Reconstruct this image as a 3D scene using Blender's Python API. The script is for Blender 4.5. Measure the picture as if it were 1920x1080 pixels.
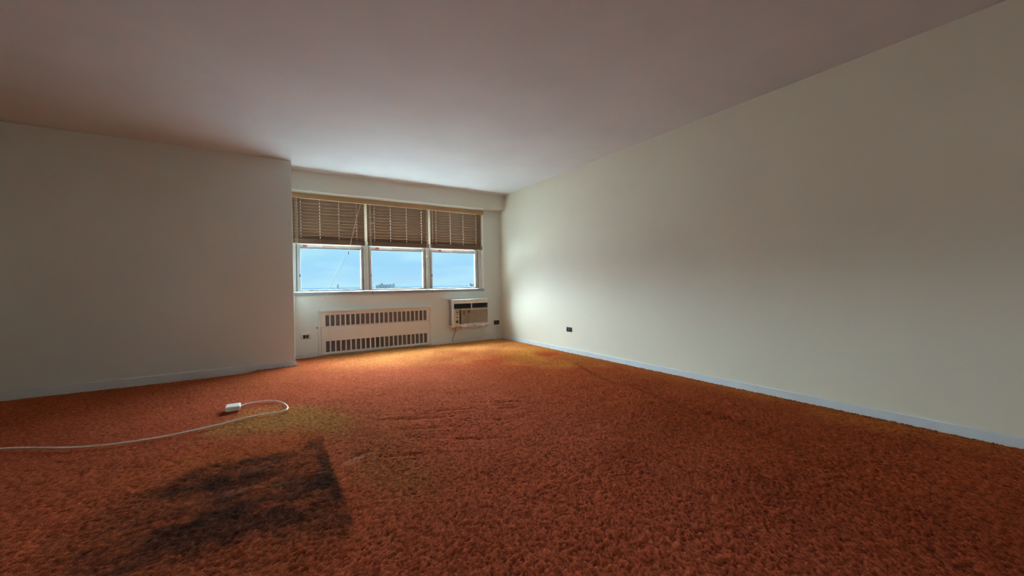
import bpy, math, random
import numpy as np
from mathutils import Matrix, Vector

# ------------------------------------------------------------------ scene, camera, light
for o in list(bpy.data.objects):
    bpy.data.objects.remove(o, do_unlink=True)
scene = bpy.context.scene
COL = scene.collection
random.seed(4)

CAM_H = 0.93
cam_data = bpy.data.cameras.new('camera')
cam_data.sensor_fit = 'HORIZONTAL'
cam_data.sensor_width = 36.0
cam_data.lens = 36.0 * 729.58 / 1920.0
cam_data.clip_start = 0.05
cam_data.clip_end = 20000.0
cam = bpy.data.objects.new('camera', cam_data)
COL.objects.link(cam)
yaw, pitch, roll = 0.5642, -0.0097, -0.0156
F = Vector((math.sin(yaw) * math.cos(pitch), math.cos(yaw) * math.cos(pitch), math.sin(pitch)))
R0 = Vector((math.cos(yaw), -math.sin(yaw), 0.0))
U0 = R0.cross(F)
R = R0 * math.cos(roll) + U0 * math.sin(roll)
U = U0 * math.cos(roll) - R0 * math.sin(roll)
cam.matrix_world = Matrix(((R.x, U.x, -F.x, 0.0), (R.y, U.y, -F.y, 0.0), (R.z, U.z, -F.z, CAM_H), (0, 0, 0, 1)))
scene.camera = cam

world = bpy.data.worlds.new('sky')
scene.world = world
world.use_nodes = True
wn, wl = world.node_tree.nodes, world.node_tree.links
wn.clear()
w_out = wn.new('ShaderNodeOutputWorld')
w_bg = wn.new('ShaderNodeBackground')
w_tc = wn.new('ShaderNodeTexCoord')
w_sep = wn.new('ShaderNodeSeparateXYZ')
w_ramp = wn.new('ShaderNodeValToRGB')
w_ramp.color_ramp.elements[0].position = 0.0
w_ramp.color_ramp.elements[0].color = (0.47, 0.79, 1.0, 1)
w_ramp.color_ramp.elements[1].position = 0.10
w_ramp.color_ramp.elements[1].color = (0.43, 0.80, 1.0, 1)
e = w_ramp.color_ramp.elements.new(0.05)
e.color = (0.37, 0.73, 1.0, 1)
w_map = wn.new('ShaderNodeMapping')
w_map.inputs['Scale'].default_value = (2.2, 2.2, 11.0)
w_noise = wn.new('ShaderNodeTexNoise')
w_noise.inputs['Scale'].default_value = 2.6
w_noise.inputs['Detail'].default_value = 4.0
w_mix = wn.new('ShaderNodeMix')
w_mix.data_type = 'RGBA'
w_mix.inputs['B'].default_value = (0.52, 0.88, 1.0, 1)
w_mr = wn.new('ShaderNodeMapRange')
w_mr.inputs['From Min'].default_value = 0.46
w_mr.inputs['From Max'].default_value = 0.66
w_mr.inputs['To Max'].default_value = 0.75
wl.new(w_tc.outputs['Generated'], w_sep.inputs[0])
wl.new(w_sep.outputs['Z'], w_ramp.inputs[0])
wl.new(w_tc.outputs['Generated'], w_map.inputs['Vector'])
wl.new(w_map.outputs[0], w_noise.inputs['Vector'])
wl.new(w_noise.outputs['Fac'], w_mr.inputs['Value'])
wl.new(w_mr.outputs[0], w_mix.inputs['Factor'])
wl.new(w_ramp.outputs['Color'], w_mix.inputs['A'])
wl.new(w_mix.outputs['Result'], w_bg.inputs['Color'])
w_bg.inputs['Strength'].default_value = 1.0
wl.new(w_bg.outputs[0], w_out.inputs[0])

# bright overcast daylight standing in front of the window, very soft
sun_data = bpy.data.lights.new('overcast_sun', 'SUN')
sun_data.energy = 130.0
sun_data.angle = math.radians(105)
sun_data.color = (0.64, 0.87, 1.0)
sun = bpy.data.objects.new('overcast_sun', sun_data)
COL.objects.link(sun)
sun_dir = Vector((-0.09, -0.65, -0.75))          # the way the light travels
sun.rotation_euler = sun_dir.to_track_quat('-Z', 'Y').to_euler()
sun.location = (-4, 12, 6)

scene.view_settings.view_transform = 'Standard'
scene.view_settings.look = 'None'
scene.view_settings.exposure = 0.0
scene.view_settings.gamma = 1.0
scene.view_settings.use_curve_mapping = False

# ------------------------------------------------------------------ dimensions (metres)
XR = 3.452      # right wall
XL = -2.45      # left wall
YW = 5.808      # window wall
YB = -4.60      # wall behind the camera
HC = 2.44       # ceiling
YP = 5.311      # front of the pier on the left
XP = 0.2836     # right edge of the pier
YS = 5.652      # front of the soffit
ZS = 2.191      # underside of the soffit
T = 0.2         # wall thickness
ZF = -0.05      # subfloor under the carpet

# ------------------------------------------------------------------ material helpers
def srgb(r, g, b):
    def f(c):
        c /= 255.0
        return c / 12.92 if c <= 0.04045 else ((c + 0.055) / 1.055) ** 2.4
    return (f(r), f(g), f(b), 1.0)

MATS = {}
def mat(name, color, rough=0.6, metallic=0.0, var=0.0, var_scale=4.0, var_color=None, bump=0.0, bump_scale=80.0,
        spec=0.4, stretch=None):
    m = bpy.data.materials.new(name)
    m.use_nodes = True
    n, l = m.node_tree.nodes, m.node_tree.links
    b = n['Principled BSDF']
    b.inputs['Base Color'].default_value = color
    b.inputs['Roughness'].default_value = rough
    b.inputs['Metallic'].default_value = metallic
    b.inputs['Specular IOR Level'].default_value = spec
    tc = n.new('ShaderNodeTexCoord')
    mp = n.new('ShaderNodeMapping')
    if stretch:
        mp.inputs['Scale'].default_value = stretch
    l.new(tc.outputs['Object'], mp.inputs['Vector'])
    if var > 0:
        t = n.new('ShaderNodeTexNoise')
        t.inputs['Scale'].default_value = var_scale
        t.inputs['Detail'].default_value = 5.0
        l.new(mp.outputs[0], t.inputs['Vector'])
        r = n.new('ShaderNodeMapRange')
        r.inputs['From Min'].default_value = 0.35
        r.inputs['From Max'].default_value = 0.70
        r.inputs['To Max'].default_value = var
        l.new(t.outputs['Fac'], r.inputs['Value'])
        x = n.new('ShaderNodeMix')
        x.data_type = 'RGBA'
        x.inputs['A'].default_value = color
        x.inputs['B'].default_value = var_color if var_color else tuple(c * 0.7 for c in color[:3]) + (1,)
        l.new(r.outputs[0], x.inputs['Factor'])
        l.new(x.outputs['Result'], b.inputs['Base Color'])
    if bump > 0:
        t2 = n.new('ShaderNodeTexNoise')
        t2.inputs['Scale'].default_value = bump_scale
        t2.inputs['Detail'].default_value = 3.0
        l.new(mp.outputs[0], t2.inputs['Vector'])
        bp = n.new('ShaderNodeBump')
        bp.inputs['Strength'].default_value = bump
        bp.inputs['Distance'].default_value = 0.01
        l.new(t2.outputs['Fac'], bp.inputs['Height'])
        l.new(bp.outputs[0], b.inputs['Normal'])
    MATS[name] = m
    return m

M_wall = mat('cream_wall_paint', srgb(231, 222, 199), 0.62, var=0.35, var_scale=1.1, var_color=srgb(214, 207, 192), bump=0.12, bump_scale=26, spec=0.3)
M_wall2 = mat('cooled_wall_paint', srgb(220, 224, 216), 0.62, var=0.35, var_scale=1.1, var_color=srgb(206, 208, 198), bump=0.12, bump_scale=26, spec=0.3)  # paint cooled to offset the warm bounce light on pier and window wall
M_ceil = mat('white_ceiling_paint', srgb(228, 228, 226), 0.75, var=0.5, var_scale=1.6, var_color=srgb(214, 212, 210), bump=0.10, bump_scale=9, spec=0.2)
M_soffit = mat('cream_soffit_paint', srgb(222, 220, 206), 0.6, var=0.3, var_scale=2.0, bump=0.08, bump_scale=30, var_color=srgb(206, 202, 188), spec=0.3)
M_base = mat('white_baseboard_paint', srgb(222, 226, 226), 0.42, var=0.35, var_scale=5.0, var_color=srgb(196, 198, 196), bump=0.05, bump_scale=40)
M_frame = mat('offwhite_window_frame', srgb(214, 216, 210), 0.45, var=0.3, var_scale=9.0, var_color=srgb(170, 164, 156), bump=0.04, bump_scale=60)
M_sill = mat('grey_painted_sill', srgb(146, 152, 149), 0.5, var=0.3, var_scale=7.0, var_color=srgb(128, 132, 129), bump=0.04, bump_scale=60)
M_sash = mat('grey_aluminium_sash', srgb(192, 196, 196), 0.4, metallic=0.15, var=0.4, var_scale=14.0, var_color=srgb(158, 158, 156), stretch=(1, 1, 0.15))
M_gasket = mat('dark_window_gasket', srgb(60, 62, 62), 0.6, var=0.3, var_scale=30)
M_slat = mat('brown_wood_slat', srgb(124, 100, 79), 0.5, var=0.5, var_scale=10.0, var_color=srgb(106, 84, 65), stretch=(0.5, 8, 8), spec=0.35)
M_valance = mat('brown_wood_valance', srgb(186, 146, 98), 0.45, var=0.6, var_scale=7.0, var_color=srgb(160, 118, 74), stretch=(0.35, 8, 8))
M_cord = mat('cream_cord', srgb(226, 204, 172), 0.8, var=0.2, var_scale=60)
M_tassel = mat('brown_tassel', srgb(70, 52, 40), 0.6, var=0.2, var_scale=60)
M_rad = mat('cream_radiator_enamel', srgb(218, 213, 203), 0.42, var=0.35, var_scale=3.0, var_color=srgb(204, 194, 182), bump=0.03, bump_scale=50)
M_screen = mat('grey_mesh_screen', srgb(126, 118, 116), 0.7, metallic=0.2, var=0.8, var_scale=40, var_color=srgb(96, 88, 86), stretch=(4, 1, 1), bump=0.4, bump_scale=300)
M_dark = mat('dark_recess', srgb(34, 30, 30), 0.8, var=0.3, var_scale=20)
M_acwhite = mat('offwhite_plastic', srgb(218, 214, 204), 0.45, var=0.3, var_scale=12, var_color=srgb(198, 190, 176))
M_acside = mat('grey_dusty_case', srgb(158, 148, 142), 0.7, var=0.6, var_scale=16, var_color=srgb(126, 116, 110), bump=0.2, bump_scale=90)
M_acgrille = mat('tan_plastic_grille', srgb(164, 146, 122), 0.5, var=0.4, var_scale=12, var_color=srgb(142, 124, 100))
M_acctrl = mat('beige_control_panel', srgb(198, 180, 152), 0.45, var=0.3, var_scale=30)
M_black = mat('black_plastic', srgb(26, 26, 30), 0.35, var=0.3, var_scale=30, var_color=srgb(44, 44, 46))
M_wrap = mat('crumpled_white_plastic', srgb(226, 216, 216), 0.28, var=0.5, var_scale=18, var_color=srgb(180, 160, 160), bump=0.5, bump_scale=50, spec=0.6)
M_tape = mat('peach_masking_tape', srgb(206, 158, 138), 0.6, var=0.6, var_scale=30, var_color=srgb(160, 106, 92), bump=0.4, bump_scale=70)
M_browncord = mat('brown_rubber_cord', srgb(78, 62, 52), 0.5, var=0.2, var_scale=40)
M_whitecable = mat('white_cable_rubber', srgb(244, 238, 230), 0.4, var=0.2, var_scale=40)
M_plate = mat('beige_outlet_plate', srgb(206, 196, 182), 0.45, var=0.3, var_scale=30)
M_labelred = mat('red_sticker', srgb(186, 84, 84), 0.5, var=0.3, var_scale=80)
M_labelwhite = mat('white_sticker', srgb(222, 226, 230), 0.45, var=0.4, var_scale=90, var_color=srgb(190, 196, 204), stretch=(1, 1, 4))
M_track = mat('white_track_enamel', srgb(242, 242, 236), 0.35, var=0.2, var_scale=10)
M_slab = mat('grey_subfloor', srgb(120, 112, 104), 0.8, var=0.4, var_scale=6, bump=0.2)
M_plaster = mat('chipped_plaster', srgb(214, 208, 198), 0.8, var=0.3, var_scale=60, bump=0.3)
M_tower = mat('haze_blue_facade', (0.022, 0.038, 0.048, 1), 0.8, var=0.3, var_scale=0.05)  # blue of the distance haze put into the facade colour
M_towerwin = mat('facade_window_band', (0.018, 0.033, 0.044, 1), 0.4, var=0.2, var_scale=0.1)
M_ground = mat('pale_bounce_ground', srgb(206, 206, 204), 0.8, var=0.4, var_scale=0.004, var_color=srgb(190, 190, 188))  # unseen ground made pale to bounce daylight up onto the ceiling
M_water = mat('sky_tinted_water', (0.015, 0.025, 0.032, 1), 0.9, var=0.3, var_scale=0.002, spec=0.0)  # water added, coloured to match the hazy sky at the horizon

# window glass: clear with a faint reflection
M_glass = bpy.data.materials.new('window_glass')
M_glass.use_nodes = True
n, l = M_glass.node_tree.nodes, M_glass.node_tree.links
n.clear()
o_ = n.new('ShaderNodeOutputMaterial'); tr = n.new('ShaderNodeBsdfTransparent'); gl = n.new('ShaderNodeBsdfGlossy')
mx = n.new('ShaderNodeMixShader')
tr.inputs['Color'].default_value = (0.985, 0.995, 1.0, 1)
gl.inputs['Roughness'].default_value = 0.0
mx.inputs[0].default_value = 0.02
l.new(tr.outputs[0], mx.inputs[1]); l.new(gl.outputs[0], mx.inputs[2])
l.new(mx.outputs[0], o_.inputs[0])

# ------------------------------------------------------------------ geometry helpers
ORG = {}
class MB:
    """collects shapes given in world coordinates; build() links them as one mesh object"""
    def __init__(self):
        self.v, self.f = [], []
    def quadbox(self, c):
        k = len(self.v)
        self.v += c
        self.f += [(k, k+3, k+2, k+1), (k+4, k+5, k+6, k+7), (k, k+1, k+5, k+4), (k+1, k+2, k+6, k+5),
                   (k+2, k+3, k+7, k+6), (k+3, k, k+4, k+7)]
        return self
    def box(self, x0, x1, y0, y1, z0, z1):
        return self.quadbox([(x0, y0, z0), (x1, y0, z0), (x1, y1, z0), (x0, y1, z0),
                             (x0, y0, z1), (x1, y0, z1), (x1, y1, z1), (x0, y1, z1)])
    def tube(self, pts, r, seg=8):
        pts = [Vector(p) for p in pts]
        k0 = len(self.v)
        up = None
        for i, p in enumerate(pts):
            t = (pts[min(i+1, len(pts)-1)] - pts[max(i-1, 0)]).normalized()
            a = Vector((0, 0, 1)) if abs(t.z) < 0.9 else Vector((1, 0, 0))
            s = t.cross(a).normalized(); w = s.cross(t).normalized()
            if up is not None and s.dot(up) < 0:
                s = -s; w = -w
            up = s
            rr = r[i] if isinstance(r, (list, tuple)) else r
            for j in range(seg):
                an = 2 * math.pi * j / seg
                self.v.append(tuple(p + s * math.cos(an) * rr + w * math.sin(an) * rr))
        for i in range(len(pts) - 1):
            for j in range(seg):
                a = k0 + i*seg + j; b = k0 + i*seg + (j+1) % seg
                self.f.append((a, b, b+seg, a+seg))
        self.f.append(tuple(k0 + j for j in range(seg))[::-1])
        self.f.append(tuple(k0 + (len(pts)-1)*seg + j for j in range(seg)))
        return self
    def build(self, name, material, parent=None, bevel=0.0, smooth=False):
        if parent is None:
            off = Vector((0, 0, 0))
        else:
            off = ORG[parent.name]
        me = bpy.data.meshes.new(name)
        me.from_pydata([(x - off[0], y - off[1], z - off[2]) for x, y, z in self.v], [], self.f)
        me.materials.append(material)
        me.update()
        import bmesh
        bm = bmesh.new(); bm.from_mesh(me)
        bmesh.ops.recalc_face_normals(bm, faces=bm.faces)
        bm.to_mesh(me); bm.free()
        if smooth:
            me.polygons.foreach_set('use_smooth', [True] * len(me.polygons))
        ob = bpy.data.objects.new(name, me)
        COL.objects.link(ob)
        if parent is not None:
            ob.parent = parent
        ORG[ob.name] = off
        if bevel > 0:
            md = ob.modifiers.new('bevel', 'BEVEL')
            md.width = bevel; md.segments = 2; md.limit_method = 'ANGLE'
            md.harden_normals = False
        return ob

def tag(o, label=None, cat=None, group=None, kind=None):
    if label: o['label'] = label
    if cat: o['category'] = cat
    if group: o['group'] = group
    if kind: o['kind'] = kind
    return o

def thing(name, loc, label, cat, group=None, kind=None):
    o = bpy.data.objects.new(name, None)
    o.empty_display_size = 0.05
    COL.objects.link(o)
    o.location = loc
    ORG[o.name] = Vector(loc)
    return tag(o, label, cat, group, kind)

def panel_with_slots(mb, x0, x1, z0, z1, y0, y1, slots):
    """upright plate with one row of rectangular openings, all of one height"""
    sz0, sz1 = slots[0][2], slots[0][3]
    mb.box(x0, x1, y0, y1, z0, sz0)
    mb.box(x0, x1, y0, y1, sz1, z1)
    prev = x0
    for a, b, _, _ in slots:
        mb.box(prev, a, y0, y1, sz0, sz1)
        prev = b
    mb.box(prev, x1, y0, y1, sz0, sz1)

# ------------------------------------------------------------------ the setting
fl = MB().box(XL - T, XR + T, YB - T, YW + T, ZF - 0.15, ZF).build('floor', M_slab)
tag(fl, 'grey subfloor slab beneath the orange carpet', 'floor', kind='structure')
ce = MB().box(XL - T, XR + T, YB - T, YW + T, HC, HC + 0.15).build('ceiling', M_ceil)
tag(ce, 'flat white painted ceiling with faint patches', 'ceiling', kind='structure')
wr = MB().box(XR, XR + T, YB - T, YW + T, ZF, HC).build('wall_right', M_wall)
tag(wr, 'long bare cream wall on the right', 'wall', kind='structure')
wl_ = MB().box(XL - T, XL, YB - T, YW + T, ZF, HC).build('wall_left', M_wall)
tag(wl_, 'plain cream wall on the far left of the room', 'wall', kind='structure')
wf = MB().box(XL, XR, YB - T, YB, ZF, HC).build('wall_front', M_wall)
tag(wf, 'plain cream wall opposite the windows', 'wall', kind='structure')
WX0, WX1, WZ0, WZ1 = 0.295, 3.112, 0.825, 2.17      # window opening
b = MB()
b.box(XP, XR, YW, YW + T, ZF, WZ0)
b.box(XP, XR, YW, YW + T, WZ1, HC)
b.box(XP, WX0, YW, YW + T, WZ0, WZ1)
b.box(WX1, XR, YW, YW + T, WZ0, WZ1)
wb = b.build('wall_back', M_wall2)
tag(wb, 'cream window wall behind the radiator cover', 'wall', kind='structure')
wp = MB().box(XL, XP, YP, YW + T, ZF, HC).build('wall_pier', M_wall2, bevel=0.006)
tag(wp, 'cream wall pier standing forward at the left of the window', 'wall', kind='structure')
so = MB().box(XP, XR, YS, YW, ZS, HC).build('soffit', M_soffit, bevel=0.004)
tag(so, 'cream boxed soffit running above the window blinds', 'soffit', kind='structure')

def baseboard(name, boards, label):
    x0, x1, y0, y1 = boards[0]
    e_ = thing(name, (x0, y0, ZF), label, 'baseboard', kind='structure')
    for (x0, x1, y0, y1) in boards:
        MB().box(x0, x1, y0, y1, ZF, 0.055).build('board', M_base, e_, bevel=0.003)
    return e_
baseboard('baseboard_right', [(XR - 0.014, XR, 4.335, YW), (XR - 0.014, XR, YB, 4.332)], 'white baseboard along the long right wall')
baseboard('baseboard_back', [(XP, 0.575, YW - 0.013, YW), (2.168, XR - 0.014, YW - 0.013, YW)], 'cream baseboard under the window wall')
baseboard('baseboard_pier', [(XL, XP + 0.012, YP - 0.014, YP)], 'grey white baseboard at the foot of the pier')
baseboard('baseboard_left', [(XL, XL + 0.014, YB, YP - 0.014)], 'white baseboard along the far left wall')
baseboard('baseboard_front', [(XL + 0.014, XR - 0.014, YB, YB + 0.014)], 'white baseboard of the wall opposite the windows')

# soffit / ceiling caulk line with its cracks
tr1 = thing('trim_1', (XP, YS, HC), 'thin uneven plaster bead where the soffit meets the ceiling', 'trim', kind='structure')
random.seed(7)
segs = [XP + 0.002, 0.62, 1.33, 1.36, 2.10, 2.13, 2.95, XR - 0.03]
for i in range(len(segs) - 1):
    if segs[i+1] - segs[i] < 0.05:
        continue
    h = random.uniform(0.006, 0.012)
    MB().quadbox([(segs[i], YS - 0.012, HC - h*0.3), (segs[i+1], YS - 0.010, HC - h*0.3), (segs[i+1], YS, HC - h), (segs[i], YS, HC - h*1.2),
                  (segs[i], YS - 0.016, HC), (segs[i+1], YS - 0.014, HC), (segs[i+1], YS, HC), (segs[i], YS, HC)]).build('bead', M_ceil, tr1)

# ------------------------------------------------------------------ windows
UNITS = [(0.299, 1.219), (1.219, 2.135), (2.135, 3.112)]
PANES = [(0.393, 1.148), (1.295, 2.058), (2.209, 2.957)]
PZ0, PZ1 = 0.900, 1.452
for i, ((ux0, ux1), (px0, px1)) in enumerate(zip(UNITS, PANES)):
    e_ = thing('window_%d' % (i + 1), (ux0, YW, WZ0),
               ['double hung window beside the pier, under the left blind', 'double hung middle window of the row of three',
                'double hung window nearest the right wall'][i], 'window', kind='structure')
    # fixed frame: jambs, head, sub-sill
    jl = 0.042 if i == 0 else 0.034
    jr = 0.096 if i == 2 else 0.034
    f = MB()
    f.box(ux0, ux0 + jl, YW - 0.004, YW + 0.12, WZ0 + 0.047, WZ1)
    f.box(ux1 - (0.062 if i == 2 else jr) - (0.034 if i == 2 else 0), ux1 - (0.036 if i == 2 else 0), YW - 0.004, YW + 0.12, WZ0 + 0.047, WZ1)
    f.box(ux0 + jl, ux1 - jr, YW - 0.004, YW + 0.12, WZ1 - 0.05, WZ1)
    f.build('frame', M_frame, e_, bevel=0.003)
    if i == 2:
        MB().box(ux1 - 0.036, ux1 + 0.002, YW - 0.014, YW + 0.11, WZ0 + 0.02, WZ1).build('casing', M_track, e_, bevel=0.004)
    # dark weatherstrip gaps beside the sash
    xa, xb = ux0 + jl, ux1 - jr
    g = MB()
    g.box(xa, xa + 0.010, YW + 0.012, YW + 0.10, WZ0 + 0.047, WZ1 - 0.05)
    g.box(xb - 0.010, xb, YW + 0.012, YW + 0.10, WZ0 + 0.047, WZ1 - 0.05)
    g.build('weatherstrip', M_gasket, e_)
    xs0, xs1 = xa + 0.010, xb - 0.010
    # lower sash
    s = MB()
    s.box(xs0, px0, YW + 0.006, YW + 0.045, WZ0 + 0.047, 1.503)
    s.box(px1, xs1, YW + 0.006, YW + 0.045, WZ0 + 0.047, 1.503)
    s.box(px0, px1, YW + 0.006, YW + 0.045, PZ1 + 0.006, 1.503)
    s.box(px0, px1, YW + 0.006, YW + 0.045, WZ0 + 0.047, PZ0 - 0.004)
    so_ = s.build('lower_sash', M_sash, e_, bevel=0.003)
    g = MB()
    g.box(px0, px1, YW + 0.012, YW + 0.030, PZ1 - 0.004, PZ1 + 0.006)
    g.box(px0, px1, YW + 0.020, YW + 0.032, PZ0 - 0.004, PZ0 + 0.002)
    g.build('glazing_strip', M_gasket, so_)
    # pull ridge on the bottom rail
    MB().box(px0 + 0.01, px1 - 0.01, YW - 0.002, YW + 0.010, WZ0 + 0.062, WZ0 + 0.067).build('lift_rail', M_sash, so_)
    MB().box(px0, px1, YW + 0.024, YW + 0.028, PZ0, PZ1).build('pane', M_glass, e_)
    # upper sash, behind the blind
    s = MB()
    s.box(xs0, px0, YW + 0.052, YW + 0.09, 1.455, WZ1 - 0.05)
    s.box(px1, xs1, YW + 0.052, YW + 0.09, 1.455, WZ1 - 0.05)
    s.box(px0, px1, YW + 0.052, YW + 0.09, WZ1 - 0.09, WZ1 - 0.05)
    s.box(px0, px1, YW + 0.052, YW + 0.09, 1.455, 1.50)
    s.build('upper_sash', M_sash, e_, bevel=0.003)
    MB().box(px0, px1, YW + 0.068, YW + 0.072, 1.50, WZ1 - 0.09).build('pane', M_glass, e_)
    # stickers on the meeting rail
    lx = (0.422, 1.351, 2.313)[i]
    st = MB().box(lx, lx + 0.048, YW + 0.004, YW + 0.006, 1.468, 1.494).build('sticker', M_labelred, e_)
    st['label'] = 'small red warning sticker'
    st = MB().box(lx + 0.056, lx + 0.235, YW + 0.004, YW + 0.006, 1.464, 1.494).build('sticker', M_labelwhite, e_)
    st['label'] = 'long white sticker'
    # sash latch on the side
    MB().box(px0 - 0.016, px0 - 0.004, YW - 0.004, YW + 0.008, 1.07, 1.105).build('latch', M_gasket, so_)

tr2 = MB()
tr2.quadbox([(WX0, YW - 0.024, WZ0), (WX1, YW - 0.024, WZ0), (WX1, YW + 0.16, WZ0), (WX0, YW + 0.16, WZ0),
             (WX0, YW - 0.024, WZ0 + 0.040), (WX1, YW - 0.024, WZ0 + 0.040), (WX1, YW + 0.16, WZ0 + 0.047), (WX0, YW + 0.16, WZ0 + 0.047)])
tag(tr2.build('trim_2', M_sill, bevel=0.005), 'long off-white sill under the three windows', 'sill', kind='structure')

# curtain track under the soffit
ct = thing('curtain_track', (0.29, 5.662, ZS), 'slim white curtain track fixed under the front edge of the soffit', 'curtain track')
b = MB()
b.tube([(0.292, 5.662, ZS - 0.013), (3.045, 5.662, ZS - 0.013)], 0.0125, 14)
b.box(0.292, 3.045, 5.659, 5.678, ZS - 0.006, ZS)
b.box(0.292, 3.045, 5.678, 5.683, ZS - 0.024, ZS)
b.build('rail', M_track, ct)
MB().box(3.045, 3.060, 5.652, 5.685, ZS - 0.026, ZS).build('end_cap', M_track, ct, bevel=0.003)

# ------------------------------------------------------------------ blinds
va = thing('blind_valance', (0.31, 5.70, 2.085), 'long brown wooden valance covering the tops of all three blinds', 'valance')
MB().box(0.300, 3.070, 5.706, 5.720, 2.086, 2.156).build('face_board', M_valance, va, bevel=0.003)
MB().box(3.056, 3.070, 5.720, 5.796, 2.086, 2.156).build('return_board', M_valance, va, bevel=0.003)
MB().box(0.300, 3.070, 5.700, 5.708, 2.086, 2.093).build('bead', M_valance, va, bevel=0.002)

BX = [(0.306, 1.190), (1.226, 2.128), (2.162, 3.052)]
LX = [(0.40, 0.625, 0.859, 1.089), (1.327, 1.553, 1.789, 2.020), (2.255, 2.492, 2.715, 2.947)]
YBL = 5.750            # middle of the slats
TILT = math.radians(-63)
BLAB = ['brown wooden slat blind beside the pier, with the slanting cord', 'brown wooden slat blind over the middle window',
        'brown wooden slat blind nearest the right wall']

def slat_mesh(x0, x1, lads, w=0.05, t=0.0050, hole=0.015, hw=0.0032):
    """a flat wooden slat with rounded crown and four routed cord holes; local frame: length x, width v, thickness n"""
    m = MB()
    xs = [x0]
    for q in lads:
        xs += [q - hw, q + hw]
    xs.append(x1)
    for k in range(len(xs) - 1):
        a, c = xs[k], xs[k+1]
        if k % 2 == 0:
            m.box(a, c, -w/2, w/2, -t/2, t/2)
        else:
            m.box(a, c, -w/2, -hole/2, -t/2, t/2)
            m.box(a, c, hole/2, w/2, -t/2, t/2)
    return m

for i in range(3):
    x0, x1 = BX[i]
    bl = thing('window_blind', (x0, YBL, 1.50), BLAB[i], 'blind', 'half raised wooden blinds')
    MB().box(x0, x1, YBL - 0.022, YBL + 0.028, 2.112, 2.150).build('head_rail', M_valance, bl, bevel=0.002)
    # one mesh shared by all slats of this blind
    sm = slat_mesh(0, x1 - x0, [q - x0 for q in LX[i]])
    me = bpy.data.meshes.new('slat')
    me.from_pydata(sm.v, [], sm.f); me.materials.append(M_slat); me.update()
    zs = [2.089 - 0.0415 * k for k in range(13)]
    rs = random.Random(20 + i)
    for k, z in enumerate(zs):
        so_ = bpy.data.objects.new('slat', me)
        COL.objects.link(so_)
        so_.parent = bl
        so_.location = (0, 0, z - 1.50)
        so_.rotation_euler = (TILT + rs.uniform(-0.02, 0.02), rs.uniform(-0.0012, 0.0012), 0)
    for k in range(11):        # gathered slats lying on the bottom rail
        so_ = bpy.data.objects.new('slat', me)
        COL.objects.link(so_)
        so_.parent = bl
        so_.location = (0, rs.uniform(-0.002, 0.002), 0.0235 + 0.0043 * k)
        so_.rotation_euler = (rs.uniform(0.0, 0.05), 0, 0)
    MB().box(x0, x1, YBL - 0.026, YBL + 0.026, 1.503, 1.521).build('bottom_rail', M_slat, bl, bevel=0.003)
    for q in LX[i]:
        c = MB()
        c.tube([(q - 0.002, YBL - 0.026, 2.11), (q - 0.002, YBL - 0.027, 1.53)], 0.0011, 5)
        c.tube([(q - 0.002, YBL + 0.026, 2.11), (q - 0.002, YBL + 0.027, 1.53)], 0.0011, 5)
        c.tube([(q, YBL, 2.11), (q, YBL, 1.523)], 0.0009, 5)
        c.build('ladder_cord', M_valance, bl)

def hanging_cord(bl, pts, tassel_at=None, r=0.0016, dark=True):
    c = MB().tube(pts, r, 6).build('pull_cord', M_cord, bl, smooth=True)
    if tassel_at is not None:
        x, y, z = tassel_at
        t = MB().tube([(x, y, z + 0.022), (x, y, z + 0.017), (x, y, z - 0.008), (x, y, z - 0.020)], [0.002, 0.004, 0.0065, 0.0072], 10)
        t.build('tassel', M_tassel if dark else M_cord, c, smooth=True)

blinds = [o for o in COL.objects if o.name.startswith('window_blind')]
YC = 5.700
# left blind: lift cords by the pier and the long slanting tilt cord tied down at the radiator cover
for x in (0.336, 0.350, 0.360):
    hanging_cord(blinds[0], [(x, YC + 0.004, 2.09), (x + 0.001, YC + 0.004, 1.8), (x, YC + 0.004, 1.50)])
slant = [(1.139, 5.703, 2.088), (1.085, 5.700, 1.90), (1.028, 5.700, 1.66), (0.967, 5.702, 1.405)]
hanging_cord(blinds[0], slant, None, 0.0022)
hanging_cord(blinds[0], [(0.967, 5.702, 1.405), (0.84, 5.712, 1.145), (0.73, 5.730, 0.92), (0.681, 5.742, 0.811), (0.592, 5.752, 0.612)], (0.967, 5.702, 1.395), 0.0018)
# middle blind
for x in (1.252, 1.266):
    hanging_cord(blinds[1], [(x, YC, 2.09), (x + 0.004, YC, 1.5), (x + 0.012, YC + 0.01, 0.86)], (x + 0.012, YC + 0.012, 0.845) if x > 1.26 else None)
hanging_cord(blinds[1], [(2.092, YC, 2.09), (2.088, YC, 1.7), (2.085, YC, 1.39)], (2.085, YC, 1.378), dark=False)
hanging_cord(blinds[1], [(2.100, YC, 2.09), (2.092, YC, 1.5), (2.088, YC, 1.2), (2.084, YC, 0.83)])
# right blind
hanging_cord(blinds[2], [(2.182, YC, 2.09), (2.178, YC, 1.5), (2.161, YC, 0.86)], (2.161, YC, 0.848))
hanging_cord(blinds[2], [(3.018, YC, 2.09), (3.016, YC, 1.8), (3.018, YC, 1.53)])

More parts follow.
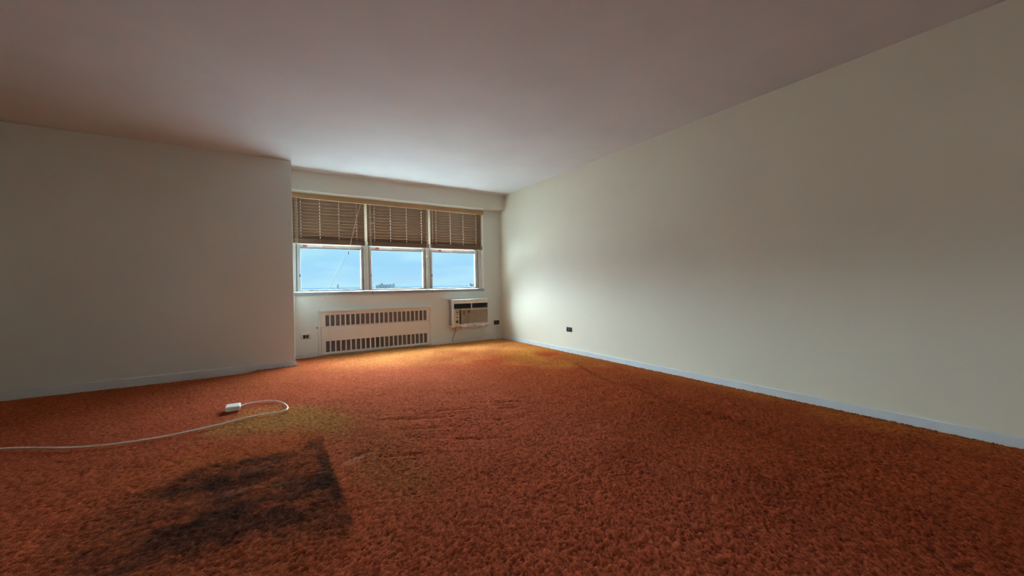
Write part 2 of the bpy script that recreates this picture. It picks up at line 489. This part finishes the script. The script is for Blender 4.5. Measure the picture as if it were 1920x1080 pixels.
# ------------------------------------------------------------------ radiator cover
rc = thing('radiator_cover', (0.583, YW - 0.05, 0.014), 'wide cream enamelled radiator cover with two rows of slots', 'radiator cover')
rx0, rx1, rz1 = 0.583, 2.160, 0.604
YW_ = YW - 0.003
ry = YW - 0.045
b = MB()
b.box(rx0, rx0 + 0.030, ry, YW_, 0.014, rz1)
b.box(rx1 - 0.026, rx1, ry, YW_, 0.014, rz1)
b.box(rx0 + 0.030, rx1 - 0.026, ry, YW_, rz1 - 0.022, rz1)
b.build('surround', M_rad, rc, bevel=0.002)
MB().box(rx0 - 0.002, rx1 + 0.002, ry - 0.022, YW_, rz1, rz1 + 0.007).build('top_lip', M_track, rc, bevel=0.002)
pitch_s = 1.365 / 21
slots_u = [(0.671 + pitch_s * k, 0.671 + pitch_s * k + 0.047, 0.402, 0.550) for k in range(22)]
slots_l = [(a, c, 0.054, 0.200) for a, c, _, _ in slots_u]
b = MB(); panel_with_slots(b, rx0 + 0.031, rx1 - 0.027, 0.392, rz1 - 0.023, ry + 0.006, ry + 0.012, slots_u)
b.build('upper_grille', M_rad, rc)
b = MB(); panel_with_slots(b, rx0 + 0.033, rx1 - 0.029, 0.022, 0.390, ry - 0.004, ry + 0.004, slots_l)
b.build('lower_panel', M_rad, rc, bevel=0.0012)
MB().box(0.62, 2.125, ry + 0.020, ry + 0.022, 0.395, 0.56).build('screen', M_screen, rc)
MB().box(0.62, 2.125, ry + 0.018, ry + 0.020, 0.030, 0.215).build('screen', M_screen, rc)
MB().box(rx0 + 0.03, rx1 - 0.026, ry + 0.030, YW - 0.002, 0.014, rz1 - 0.022).build('back_plate', M_dark, rc)
fp = MB().box(0.702, 0.872, ry - 0.010, ry - 0.004, 0.219, 0.341).build('access_flap', M_rad, rc, bevel=0.002)
k = MB().tube([(rx0 + 0.001, YW - 0.022, 0.388), (rx0 - 0.010, YW - 0.022, 0.388), (rx0 - 0.018, YW - 0.022, 0.388)], [0.006, 0.006, 0.012], 12)
k.build('knob', M_tassel, rc, smooth=True)

# ------------------------------------------------------------------ air conditioner
ac = thing('air_conditioner', (2.468, YW - 0.15, 0.284), 'old through-wall air conditioner with tan ribbed grille', 'air conditioner')
ax0, ax1, az0, az1 = 2.468, 3.112, 0.284, 0.700
yf = YW - 0.150
MB().box(ax0 + 0.002, ax1 - 0.002, yf + 0.034, YW, az0 + 0.004, az1 - 0.004).build('case', M_acside, ac, bevel=0.004)
b = MB()                                   # front bezel ring
b.box(ax0, ax0 + 0.030, yf, yf + 0.036, az0, az1)
b.box(ax1 - 0.010, ax1, yf, yf + 0.036, az0, az1)
b.box(ax0 + 0.030, ax1 - 0.010, yf, yf + 0.036, 0.634, az1)
b.box(ax0 + 0.030, ax1 - 0.010, yf, yf + 0.036, az0, 0.303)
b.build('bezel', M_acwhite, ac, bevel=0.004)
MB().box(ax0 - 0.014, ax1 + 0.012, YW - 0.012, YW, az0 - 0.01, az1 + 0.012).build('wall_flange', M_acwhite, ac, bevel=0.003)
ao = MB().box(ax0 + 0.030, ax1 - 0.010, yf + 0.030, yf + 0.034, 0.540, 0.634).build('air_outlet', M_black, ac)
for k in range(4):
    z = 0.563 + 0.019 * k
    MB().quadbox([(ax0 + 0.031, yf + 0.010, z - 0.004), (ax1 - 0.011, yf + 0.010, z - 0.004), (ax1 - 0.011, yf + 0.029, z + 0.004), (ax0 + 0.031, yf + 0.029, z + 0.004),
                  (ax0 + 0.031, yf + 0.010, z - 0.002), (ax1 - 0.011, yf + 0.010, z - 0.002), (ax1 - 0.011, yf + 0.029, z + 0.006), (ax0 + 0.031, yf + 0.029, z + 0.006)]).build('louvre', M_black, ao)
for k in range(9):
    x = ax0 + 0.09 + 0.062 * k
    if abs(x - 2.806) > 0.02:
        MB().box(x, x + 0.002, yf + 0.014, yf + 0.030, 0.556, 0.634).build('vane', M_dark, ao)
MB().box(2.797, 2.813, yf - 0.001, yf + 0.032, 0.540, 0.634).build('divider', M_acwhite, ac, bevel=0.002)
MB().box(ax0 + 0.030, ax1 - 0.010, yf + 0.001, yf + 0.032, 0.542, 0.555).build('ledge', M_acgrille, ac, bevel=0.002)
# intake grille with upright ribs
ig = MB().box(2.618, ax1 - 0.010, yf + 0.010, yf + 0.034, 0.303, 0.541).build('intake_grille', M_acgrille, ac)
rib = MB()
nrib = 40
for k in range(nrib):
    x = 2.640 + (ax1 - 0.022 - 2.640) * k / (nrib - 1)
    rib.box(x - 0.0032, x + 0.0032, yf + 0.002, yf + 0.011, 0.322, 0.526)
rib.box(2.622, ax1 - 0.012, yf + 0.001, yf + 0.010, 0.526, 0.541)
rib.box(2.622, ax1 - 0.012, yf + 0.001, yf + 0.010, 0.303, 0.322)
rib.build('ribs', M_acgrille, ig)
for (xa, xb, za, zb) in ((2.660, 2.672, 0.452, 0.522), (2.742, 2.754, 0.482, 0.522), (2.766, 2.774, 0.482, 0.522)):
    MB().box(xa, xb, yf - 0.001, yf + 0.003, za, zb).build('badge_mark', M_dark, ig)
cp = MB().box(2.512, 2.602, yf + 0.004, yf + 0.034, 0.303, 0.541).build('control_panel', M_acctrl, ac, bevel=0.002)
MB().box(2.602, 2.618, yf + 0.020, yf + 0.034, 0.303, 0.541).build('gap', M_dark, cp)
MB().box(2.504, 2.512, yf + 0.001, yf + 0.034, 0.303, 0.541).build('edge_strip', M_acwhite, cp)
MB().box(2.588, 2.599, yf + 0.001, yf + 0.006, 0.315, 0.53).build('dark_strip', M_dark, cp)
for (z0_, z1_) in ((0.492, 0.506), (0.466, 0.472), (0.520, 0.527)):
    MB().box(2.528, 2.580, yf + 0.001, yf + 0.005, z0_, z1_).build('slot_mark', M_tassel, cp)
for (z_, r_) in ((0.418, 0.010), (0.352, 0.022)):
    MB().tube([(2.548, yf + 0.006, z_), (2.548, yf - 0.004, z_), (2.548, yf - 0.012, z_)], [r_, r_, r_ * 0.8], 14).build('knob', M_tassel, cp, smooth=True)
for z_ in (0.682, 0.655):
    MB().tube([(ax0 - 0.004, YW - 0.012, z_), (ax0 - 0.004, YW - 0.016, z_)], 0.005, 8).build('screw', M_dark, ac)
MB().tube([(2.560, YW - 0.060, 0.290), (2.566, YW - 0.055, 0.24), (2.560, YW - 0.045, 0.19), (2.535, YW - 0.035, 0.12), (2.515, YW - 0.026, 0.055), (2.530, YW - 0.030, 0.012)],
          0.004, 8).build('power_cord', M_browncord, ac, smooth=True)

# crumpled plastic stuffed along the bottom of the unit
def crumpled(name, x0, x1, y0, y1, zt, zb, material, seed, nx=46, ny=7, amp=0.010):
    rr = random.Random(seed)
    m = MB()
    ph = [rr.uniform(0, 6.28) for _ in range(6)]
    for j in range(ny):
        t_ = j / (ny - 1)
        for i_ in range(nx):
            s_ = i_ / (nx - 1)
            x = x0 + (x1 - x0) * s_
            bulge = math.sin(t_ * math.pi)
            zc = zt + (zb - zt) * t_ + 0.012 * math.sin(s_ * 7 + ph[0]) * (t_ - 0.3) + amp * 0.6 * math.sin(s_ * 31 + ph[1] + t_ * 5)
            y = y0 + (y1 - y0) * bulge + amp * math.sin(s_ * 19 + t_ * 9 + ph[2]) + amp * rr.uniform(-0.5, 0.5)
            m.v.append((x, y, zc + amp * rr.uniform(-0.3, 0.3)))
    for j in range(ny - 1):
        for i_ in range(nx - 1):
            a = j * nx + i_
            m.f.append((a, a + 1, a + nx + 1, a + nx))
    return m
pw = thing('plastic_sheet', (2.80, yf - 0.01, 0.25), 'crumpled white plastic sheet tucked under the air conditioner', 'plastic sheet')
w = crumpled('sheet', 2.60, 3.118, yf + 0.006, yf - 0.042, 0.304, 0.246, M_wrap, 3).build('sheet', M_wrap, pw)
md = w.modifiers.new('solid', 'SOLIDIFY'); md.thickness = 0.0015
w2 = crumpled('flap', 2.62, 3.10, yf + 0.10, yf + 0.02, 0.282, 0.252, M_wrap, 9).build('inner_fold', M_wrap, pw)
md = w2.modifiers.new('solid', 'SOLIDIFY'); md.thickness = 0.0015
tp = crumpled('tape', 2.456, 2.615, yf + 0.004, yf - 0.030, 0.290, 0.246, M_tape, 5, nx=18, amp=0.006).build('masking_tape', M_tape, pw)
tp['label'] = 'peeling peach masking tape'
md = tp.modifiers.new('solid', 'SOLIDIFY'); md.thickness = 0.0015
tp2 = crumpled('tape', 2.45, 2.53, YW - 0.02, YW - 0.05, 0.284, 0.256, M_wrap, 6, nx=10, amp=0.006).build('side_fold', M_wrap, pw)
md = tp2.modifiers.new('solid', 'SOLIDIFY'); md.thickness = 0.0015

# ------------------------------------------------------------------ outlets
def outlet_back(x0, x1, z0, z1, name, label, plate_mat, sock):
    e_ = thing(name, ((x0 + x1) / 2, YW - 0.004, z0), label, 'outlet', 'wall outlets')
    MB().box(x0, x1, YW - 0.007, YW, z0, z1).build('plate', plate_mat, e_, bevel=0.002)
    a0, a1, c0, c1 = sock
    xm = (a0 + a1) / 2
    for (p0, p1) in ((a0, xm - 0.003), (xm + 0.003, a1)):
        s_ = MB().box(p0, p1, YW - 0.011, YW - 0.007, c0, c1).build('socket', M_black, e_, bevel=0.002)
        for dz in (-0.008, 0.008):
            MB().box((p0 + p1) / 2 - 0.005, (p0 + p1) / 2 + 0.005, YW - 0.0118, YW - 0.011, (c0 + c1) / 2 + dz - 0.0015, (c0 + c1) / 2 + dz + 0.0015).build('slot', M_dark, s_)
    MB().tube([(xm, YW - 0.007, (c0 + c1) / 2), (xm, YW - 0.012, (c0 + c1) / 2)], 0.0025, 8).build('screw', M_plate, e_)
    return e_
outlet_back(0.377, 0.497, 0.241, 0.314, 'wall_outlet', 'beige plate outlet with dark sockets between pier and radiator cover', M_plate, (0.403, 0.470, 0.256, 0.301))
outlet_back(3.298, 3.402, 0.241, 0.312, 'wall_outlet', 'black outlet on the window wall right of the air conditioner', M_black, (3.315, 3.385, 0.254, 0.299))
e_ = thing('wall_outlet', (XR - 0.004, 4.022, 0.279), 'black outlet low on the long right wall', 'outlet', 'wall outlets')
MB().box(XR - 0.007, XR, 3.968, 4.077, 0.277, 0.339).build('plate', M_black, e_, bevel=0.002)
for (p0, p1) in ((3.982, 4.018), (4.027, 4.063)):
    s_ = MB().box(XR - 0.011, XR - 0.007, p0, p1, 0.287, 0.329).build('socket', M_black, e_, bevel=0.002)
    for dz in (-0.008, 0.008):
        MB().box(XR - 0.0118, XR - 0.011, (p0 + p1) / 2 - 0.005, (p0 + p1) / 2 + 0.005, 0.308 + dz - 0.0015, 0.308 + dz + 0.0015).build('slot', M_dark, s_)
MB().tube([(XR - 0.007, 4.0225, 0.308), (XR - 0.012, 4.0225, 0.308)], 0.003, 8).build('screw', M_plate, e_)

# ------------------------------------------------------------------ added fill lamp, unseen behind the camera
M_opal = bpy.data.materials.new('fill_lamp_opal'); M_opal.use_nodes = True
pb = M_opal.node_tree.nodes['Principled BSDF']
pb.inputs['Base Color'].default_value = (0.9, 0.88, 0.84, 1)
pb.inputs['Emission Color'].default_value = (0.72, 0.90, 1.0, 1)
pb.inputs['Emission Strength'].default_value = 82.0
cl = thing('added_fill_lamp', (0.5, -2.7, HC), 'round opal ceiling lamp added behind the camera as fill light', 'lamp')
MB().tube([(0.5, -2.7, HC), (0.5, -2.7, HC - 0.025)], 0.19, 40).build('base', M_track, cl)
MB().tube([(0.5, -2.7, HC - 0.025 - 0.11 * math.sin(t * math.pi / 16)) for t in range(9)],
          [0.001 + 0.20 * math.cos(t * math.pi / 16) for t in range(9)], 40).build('shade', M_opal, cl, smooth=True)

# ------------------------------------------------------------------ carpet
def vnoise(x, y, scale, seed):
    rg = np.random.default_rng(seed)
    lat = rg.random((256, 256))
    gx, gy = x * scale + 40.3, y * scale + 71.7
    ix, iy = np.floor(gx).astype(int), np.floor(gy).astype(int)
    fx, fy = gx - ix, gy - iy
    fx, fy = fx*fx*(3-2*fx), fy*fy*(3-2*fy)
    a = lat[ix % 256, iy % 256]; b_ = lat[(ix+1) % 256, iy % 256]
    c = lat[ix % 256, (iy+1) % 256]; d_ = lat[(ix+1) % 256, (iy+1) % 256]
    return (a*(1-fx) + b_*fx)*(1-fy) + (c*(1-fx) + d_*fx)*fy
def fbm(x, y, scale, seed, oct_=4):
    s_, a, t_ = 0, 1.0, 0
    for k_ in range(oct_):
        s_ = s_ + a * vnoise(x, y, scale * 2**k_, seed + k_); t_ += a; a *= 0.5
    return s_ / t_
def blob(x, y, cx, cy, rx, ry, ang=0.0, soft=1.0, jit=None):
    ca, sa = math.cos(ang), math.sin(ang)
    u = ((x-cx)*ca + (y-cy)*sa) / rx; v = (-(x-cx)*sa + (y-cy)*ca) / ry
    d_ = np.sqrt(u*u + v*v)
    if jit is not None:
        d_ = d_ + jit
    return np.clip((1.0 + soft*0.5 - d_) / soft, 0, 1) ** 1.0
def polyline_d(x, y, pts):
    best = np.full(x.shape, 9e9)
    for (ax, ay), (bx_, by_) in zip(pts[:-1], pts[1:]):
        dx, dy = bx_ - ax, by_ - ay
        t_ = np.clip(((x-ax)*dx + (y-ay)*dy) / (dx*dx + dy*dy), 0, 1)
        best = np.minimum(best, np.hypot(x - ax - t_*dx, y - ay - t_*dy))
    return best

STEP = 0.0076
nx_, ny_ = int((XR - XL - 0.03) / STEP) + 1, 90 + int((YW + 0.8) / STEP)
gx = np.linspace(XL + 0.015, XR - 0.0145, nx_); gy = np.concatenate([np.linspace(YB + 0.015, -0.84, 90), np.linspace(-0.80, YW - 0.014, int((YW + 0.8) / STEP))])
GX, GY = np.meshgrid(gx, gy)           # rows along y
rg = np.random.default_rng(11)
j1, j2 = fbm(GX, GY, 3.0, 50), fbm(GX, GY, 9.0, 60)
pile = rg.random(GX.shape)
pile = pile * 0.62 + vnoise(GX, GY, 75.0, 5) * 0.38
macro = 0.006 * (fbm(GX, GY, 1.6, 21, 3) - 0.5) + 0.010 * (fbm(GX, GY, 6.0, 31, 2) - 0.5) * np.clip(1.4 - np.abs(GY - 2.5), 0.25, 1)
# ripple along the right wall and soft dents
crease = polyline_d(GX, GY, [(3.05, 3.40), (2.93, 3.12), (2.80, 2.77), (2.74, 2.52), (2.78, 2.36), (2.72, 2.15), (2.66, 1.85), (2.60, 1.62), (2.63, 1.42), (2.5, 0.9)])
macro += -0.012 * np.exp(-(crease / 0.032)**2) * (0.3 + 1.1 * j1) + 0.007 * np.exp(-((crease - 0.10) / 0.08)**2)
macro += -0.010 * blob(GX, GY, 3.16, 4.15, 0.20, 0.16, 0.5, 1.0)
for (cx, cy, l_, an) in ((1.15, 2.70, .12, -.4), (0.98, 2.62, .16, -.5), (0.86, 2.45, .2, -.45), (1.45, 2.72, .10, -.5), (1.62, 2.62, .12, -.4), (1.30, 2.35, .15, -.5), (0.75, 2.75, .12, -.5), (0.70, 2.1, .2, -.45), (1.1, 2.1, .16, -.5), (1.52, 2.50, .10, -.3)):
    macro += -0.006 * blob(GX, GY, cx, cy, l_, 0.022, an, 1.2, 0.5*(j2-0.5))
macro *= np.clip((XR - GX) / 0.15, 0.1, 1) * np.clip((YW - GY) / 0.15, 0.1, 1)
ZZ = macro + 0.012 * (pile - 0.5) - 0.004
# carpet turned down where it stops short of the pier's baseboard on the left
dip = np.clip((-0.10 - GX) / 0.16, 0, 1) * np.clip((GY - (YP - 0.16)) / 0.14, 0, 1)
ZZ = ZZ - 0.036 * dip
ZZ = np.maximum(ZZ, ZF + 0.002)

def lin(*c):
    return np.array(srgb(*c)[:3])
colr = np.empty(GX.shape + (3,))
base = lin(160, 74, 44)
colr[:] = base
def mixc(c, w_):
    global colr
    w_ = np.clip(w_, 0, 1)[..., None]
    colr = colr * (1 - w_) + np.asarray(c) * w_
n1 = fbm(GX, GY, 0.9, 80); n2 = fbm(GX, GY, 2.4, 90); n4 = fbm(GX, GY, 22.0, 97, 2); n3 = fbm(GX * 0.55 + GY * 0.25, GY, 7.0, 95)
mixc(lin(176, 88, 60), 0.7 * blob(GX, GY, 0.9, 3.0, 1.1, 1.6, 0.3, 1.4, n2 - .5))        # worn, slightly faded middle
mixc(lin(146, 62, 26), 0.8 * np.clip((GX - 1.5) / 0.9, 0, 1))                              # less walked on, deeper orange by the wall
mixc(lin(206, 134, 72), 0.75 * np.clip((GY - 4.3) / 0.7 + 1.2*(n2 - .5), 0, 1) * np.clip((GX - 0.3) / 1.2, 0.12, 1))            # bleached golden near the window, lifted further to carry the window's light
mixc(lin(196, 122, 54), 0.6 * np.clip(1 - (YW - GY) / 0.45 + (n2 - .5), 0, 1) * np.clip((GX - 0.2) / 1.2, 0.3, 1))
mixc(lin(134, 80, 44), 0.5 * blob(GX, GY, 0.52, 2.45, 0.30, 0.65, 0.15, 1.3, 1.3*(n2 - .5)))
mixc(lin(190, 128, 48), 0.75 * blob(GX, GY, 3.10, 4.10, 0.42, 0.62, -0.2, 1.2, 1.4*(n2 - .5)))   # yellow ring
mixc(lin(172, 62, 30), 0.9 * blob(GX, GY, 3.19, 4.14, 0.17, 0.22, 0.2, 0.9, 1.0*(n3 - .5)))      # red spot
mixc(lin(174, 74, 40), 0.6 * blob(GX, GY, 3.05, 3.72, 0.12, 0.16, 0.2, 1.2, 1.0*(n3 - .5)))
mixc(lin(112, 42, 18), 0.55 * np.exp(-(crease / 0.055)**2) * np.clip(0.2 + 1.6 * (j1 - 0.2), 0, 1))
mixc(lin(118, 44, 18), 0.55 * np.clip((n1 - 0.48) * 4, 0, 1) * np.clip((GX - 1.3) / 0.6, 0, 1))
mixc(lin(186, 108, 40), 0.5 * np.clip(1 - (XR - GX) / 0.35 + 1.5*(n2 - .5), 0, 1))
# olive-yellow soaked patch by the cable
mixc(lin(156, 112, 58), 0.75 * blob(GX, GY, 0.0, 3.20, 0.34, 0.26, -0.35, 0.9, 1.5*(n2 - .5)))
mixc(lin(156, 110, 56), 0.65 * blob(GX, GY, 0.33, 2.92, 0.17, 0.30, 0.1, 1.0, 1.2*(n2 - .5)))
mixc(lin(182, 112, 62), 0.7 * blob(GX, GY, 0.0, 3.48, 0.16, 0.15, 0, 0.8, 1.2*(n3 - .5)))
# square where a cabinet stood
inside = np.clip((0.287 - GX + 0.02*(n3 - .5)) / 0.02, 0, 1) * np.clip((2.86 - GY + 0.25*(n2 - .5)) / 0.10, 0, 1)
inside *= np.clip((GX + 0.75 + 1.2*(n2 - .5)) / 0.5, 0, 1) * np.clip((GY - 1.3 + 0.6*(n2 - .5)) / 0.4, 0, 1)
mixc(lin(160, 80, 40), 0.7 * inside)
mixc(lin(108, 54, 36), 0.6 * inside * np.clip((2.64 - GY + 0.5*(n3 - .5)) / 0.18, 0, 1))
for (cx, cy, rx_, ry_, a_) in ((-0.02, 2.50, 0.20, 0.05, -0.25), (0.22, 2.57, 0.05, 0.06, 0), (-0.10, 2.30, 0.16, 0.13, 0), (0.16, 2.10, 0.30, 0.07, -0.3), (0.26, 2.30, 0.04, 0.22, 0),
                               (0.03, 2.02, 0.35, 0.10, -0.2), (-0.25, 2.40, 0.15, 0.12, 0), (-0.10, 1.85, 0.5, 0.12, -.2)):
    mixc(lin(50, 36, 30), 0.7 * inside * blob(GX, GY, cx, cy, rx_, ry_, a_, 1.1, 1.8*(n3 - .5) + 1.6*(n4 - .5)))
for (cx, cy, rx_, ry_, a_) in ((-0.06, 2.40, 0.08, 0.04, 0), (0.02, 2.16, 0.12, 0.02, -.3), (-0.12, 2.2, 0.06, 0.03, 0)):
    mixc(lin(140, 92, 70), 0.4 * inside * blob(GX, GY, cx, cy, rx_, ry_, a_, 1.1, 2.0*(n3 - .5)))
mixc(lin(176, 130, 108), 0.45 * blob(GX, GY, 0.39, 2.215, 0.11, 0.018, 0.30, 1.4, 2.5*(n4 - .5)))
mixc(lin(150, 92, 48), 0.5 * blob(GX, GY, 0.46, 2.05, 0.18, 0.25, 0.2, 1.2, 1.5*(n2 - .5)))
# darker carpet edge along the skirting on the right wall
mixc(lin(96, 46, 22), 0.75 * np.clip(1 - (XR - 0.014 - GX) / (0.020 + 0.03*n2), 0, 1))
colr *= 1.04 * (0.34 + 1.32 * pile)[..., None] * (0.90 + 0.2 * j1)[..., None]  # low pile darkened: shade between tufts put into the colour

# keep only the carpet inside the room (not under the pier)
keep_v = ~((GX < XP + 0.012) & (GY > YP - 0.014))
idx = np.arange(nx_ * ny_).reshape(ny_, nx_)
q00, q10, q11, q01 = idx[:-1, :-1], idx[:-1, 1:], idx[1:, 1:], idx[1:, :-1]
ok = keep_v[:-1, :-1] & keep_v[:-1, 1:] & keep_v[1:, 1:] & keep_v[1:, :-1]
quads = np.stack([q00[ok], q10[ok], q11[ok], q01[ok]], axis=1)
used = np.unique(quads); remap = np.zeros(nx_ * ny_, int); remap[used] = np.arange(len(used))
quads = remap[quads]
jx = (rg.random(GX.shape) - .5) * STEP * 0.6; jy = (rg.random(GX.shape) - .5) * STEP * 0.6
jx[:, 0] = jx[:, -1] = 0; jy[0] = jy[-1] = 0
co = np.stack([(GX + jx).ravel()[used], (GY + jy).ravel()[used], ZZ.ravel()[used]], axis=1)
me = bpy.data.meshes.new('carpet')
me.vertices.add(len(co)); me.vertices.foreach_set('co', co.ravel())
me.loops.add(quads.size); me.loops.foreach_set('vertex_index', quads.ravel().astype(np.int32))
me.polygons.add(len(quads))
me.polygons.foreach_set('loop_start', np.arange(0, quads.size, 4, dtype=np.int32))
me.polygons.foreach_set('loop_total', np.full(len(quads), 4, np.int32))
me.update(calc_edges=True)
ca_ = me.color_attributes.new('dye_and_shade', 'FLOAT_COLOR', 'POINT')
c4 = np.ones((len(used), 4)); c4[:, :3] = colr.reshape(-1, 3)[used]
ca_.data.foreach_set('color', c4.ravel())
me.polygons.foreach_set('use_smooth', np.ones(len(quads), bool))
M_carpet = bpy.data.materials.new('orange_shag_pile'); M_carpet.use_nodes = True
n, l = M_carpet.node_tree.nodes, M_carpet.node_tree.links
bs = n['Principled BSDF']
bs.inputs['Roughness'].default_value = 0.95
bs.inputs['Specular IOR Level'].default_value = 0.0
bs.inputs['Sheen Weight'].default_value = 0.03
bs.inputs['Sheen Roughness'].default_value = 0.6
bs.inputs['Sheen Tint'].default_value = (1.0, 0.75, 0.6, 1)
at = n.new('ShaderNodeAttribute'); at.attribute_name = 'dye_and_shade'
tc = n.new('ShaderNodeTexCoord'); nz = n.new('ShaderNodeTexNoise')
nz.inputs['Scale'].default_value = 230.0; nz.inputs['Detail'].default_value = 3.0
bp = n.new('ShaderNodeBump'); bp.inputs['Strength'].default_value = 0.8; bp.inputs['Distance'].default_value = 0.006
l.new(tc.outputs['Object'], nz.inputs['Vector']); l.new(nz.outputs['Fac'], bp.inputs['Height'])
l.new(bp.outputs[0], bs.inputs['Normal'])
hs = n.new('ShaderNodeMix'); hs.data_type = 'RGBA'; hs.blend_type = 'MULTIPLY'
mr = n.new('ShaderNodeMapRange'); mr.inputs['From Min'].default_value = 0.3; mr.inputs['From Max'].default_value = 0.7
mr.inputs['To Min'].default_value = 0.72; mr.inputs['To Max'].default_value = 1.22
l.new(nz.outputs['Fac'], mr.inputs['Value'])
hs.inputs['Factor'].default_value = 1.0
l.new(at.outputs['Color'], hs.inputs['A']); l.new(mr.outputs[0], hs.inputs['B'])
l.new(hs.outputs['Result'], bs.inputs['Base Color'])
me.materials.append(M_carpet)
carpet = bpy.data.objects.new('carpet', me)
COL.objects.link(carpet)
tag(carpet, 'worn orange shag carpet covering the whole floor', 'carpet', kind='stuff')

# ------------------------------------------------------------------ things lying on the carpet
def smooth_path(pts, sub=6):
    P = [Vector(p) for p in pts]; out = []
    for i in range(len(P) - 1):
        p0, p1, p2, p3 = P[max(i-1, 0)], P[i], P[i+1], P[min(i+2, len(P)-1)]
        for k_ in range(sub):
            t_ = k_ / sub
            out.append(0.5 * ((2*p1) + (p2-p0)*t_ + (2*p0-5*p1+4*p2-p3)*t_*t_ + (3*p1-p0-3*p2+p3)*t_**3))
    out.append(P[-1])
    return out
zc = 0.012
cb = thing('white_cable', (-0.1, 3.5, 0.004), 'white cable lying in a loop on the carpet', 'cable')
loop = [(-0.195, 3.690), (-0.168, 3.725), (-0.130, 3.747), (-0.065, 3.755), (-0.01, 3.745), (0.045, 3.706), (0.082, 3.646), (0.110, 3.559), (0.126, 3.460), (0.118, 3.395),
        (0.088, 3.366), (0.039, 3.358), (-0.044, 3.359), (-0.124, 3.345), (-0.18, 3.329), (-0.34, 3.27), (-0.62, 3.22), (-0.95, 3.30), (-1.30, 3.52), (-1.70, 3.66), (-2.20, 3.60), (-2.42, 3.56)]
MB().tube(smooth_path([(x, y, zc) for x, y in loop]), 0.0052, 8).build('lead', M_whitecable, cb, smooth=True)
MB().box(-0.275, -0.180, 3.600, 3.710, 0.004, 0.040).build('plug', M_whitecable, cb, bevel=0.008)

fw = thing('floor_wire', (3.0, 5.74, 0.004), 'thin grey wire lying along the baseboard below the air conditioner', 'wire')
MB().tube(smooth_path([(2.985, 5.782, 0.038), (3.03, 5.776, 0.040), (3.08, 5.765, 0.026), (3.14, 5.745, 0.014), (3.21, 5.722, 0.012), (3.27, 5.712, 0.008), (3.30, 5.730, 0.010), (3.32, 5.765, 0.014), (3.36, 5.780, 0.022)]),
          0.0042, 7).build('lead', M_plate, fw, smooth=True)

# plaster chips at the broken corner of the pier
for k_, (x, y, s_, lab) in enumerate(((0.285, 5.280, 0.016, 'larger plaster chip on the carpet at the pier corner'), (0.318, 5.262, 0.010, 'tiny plaster chip just right of the larger one'))):
    rr = random.Random(30 + k_)
    m = MB()
    m.quadbox([(x - s_, y - s_*.7, 0.0), (x + s_*.8, y - s_, 0.0), (x + s_, y + s_*.6, 0.0), (x - s_*.6, y + s_, 0.0),
               (x - s_*.6, y - s_*.5, s_*.9), (x + s_*.5, y - s_*.6, s_*1.2), (x + s_*.6, y + s_*.4, s_*.7), (x - s_*.3, y + s_*.6, s_)])
    o_ = m.build('plaster_chip', M_plaster, bevel=0.002)
    tag(o_, lab, 'plaster chip', 'plaster chips by the pier')

# ------------------------------------------------------------------ outside
GZ = -26.0
gr = MB().box(-9000, 9000, 12, 2400, GZ - 1, GZ).build('ground', M_ground)
tag(MB().box(-15000, 15000, 2400, 18000, GZ - 1, GZ).build('water', M_water), 'added water tinted like the hazy sky, stretching to the horizon', 'water', kind='structure')
tag(gr, 'unseen ground far below the windows, made pale to bounce light up', 'ground', kind='structure')
def tower(az_u, dist, width, height, label, bands=4):
    # az_u: direction sine/cosine pair of the line from the room
    sx, sy = az_u
    cx, cy = sx * dist, sy * dist
    e_ = thing('distant_building', (cx, cy, GZ), label, 'building', 'distant buildings on the horizon')
    MB().box(cx - width/2, cx + width/2, cy, cy + width*0.7, GZ, GZ + height).build('facade', M_tower, e_)
    MB().box(cx - width*0.18, cx + width*0.18, cy + width*.2, cy + width*0.45, GZ + height, GZ + height + 3).build('bulkhead', M_tower, e_)
    for k_ in range(bands):
        z = GZ + height * (0.55 + 0.42 * k_ / bands)
        MB().box(cx - width*0.45, cx + width*0.45, cy - 0.4, cy, z, z + height*0.045).build('window_band', M_towerwin, e_)
D = 2200.0
def dirn(u):
    p = F + R * ((u - 960) / 729.58) + U * ((540 - 536) / 729.58)
    h = math.hypot(p.x, p.y)
    return (p.x / h, p.y / h)
for (u, wpx, top, lab) in ((633, 2.6, 6.0, 'lone slim distant tower seen through the window beside the pier'),
                           (706, 3.2, 3.2, 'distant block at the left end of the group seen in the middle window'),
                           (711, 3.0, 4.6, 'second distant block from the left in the middle window'),
                           (716, 3.4, 7.5, 'tallest distant block of the group in the middle window'),
                           (721.5, 3.6, 4.2, 'distant block right of the tallest one in the middle window'),
                           (727, 3.4, 4.6, 'fifth distant block from the left in the middle window'),
                           (732.5, 3.4, 5.2, 'sixth distant block from the left in the middle window'),
                           (738, 3.0, 6.2, 'distant block at the right end of the group in the middle window'),
                           (882, 3.2, 4.6, 'taller of the two distant blocks in the right window'),
                           (887, 3.4, 3.0, 'lower of the two distant blocks in the right window')):
    tower(dirn(u), D, wpx * 1.3 * D / 729.58, -GZ + CAM_H + (top * 0.8 - 1.0) * D / 729.58, lab)
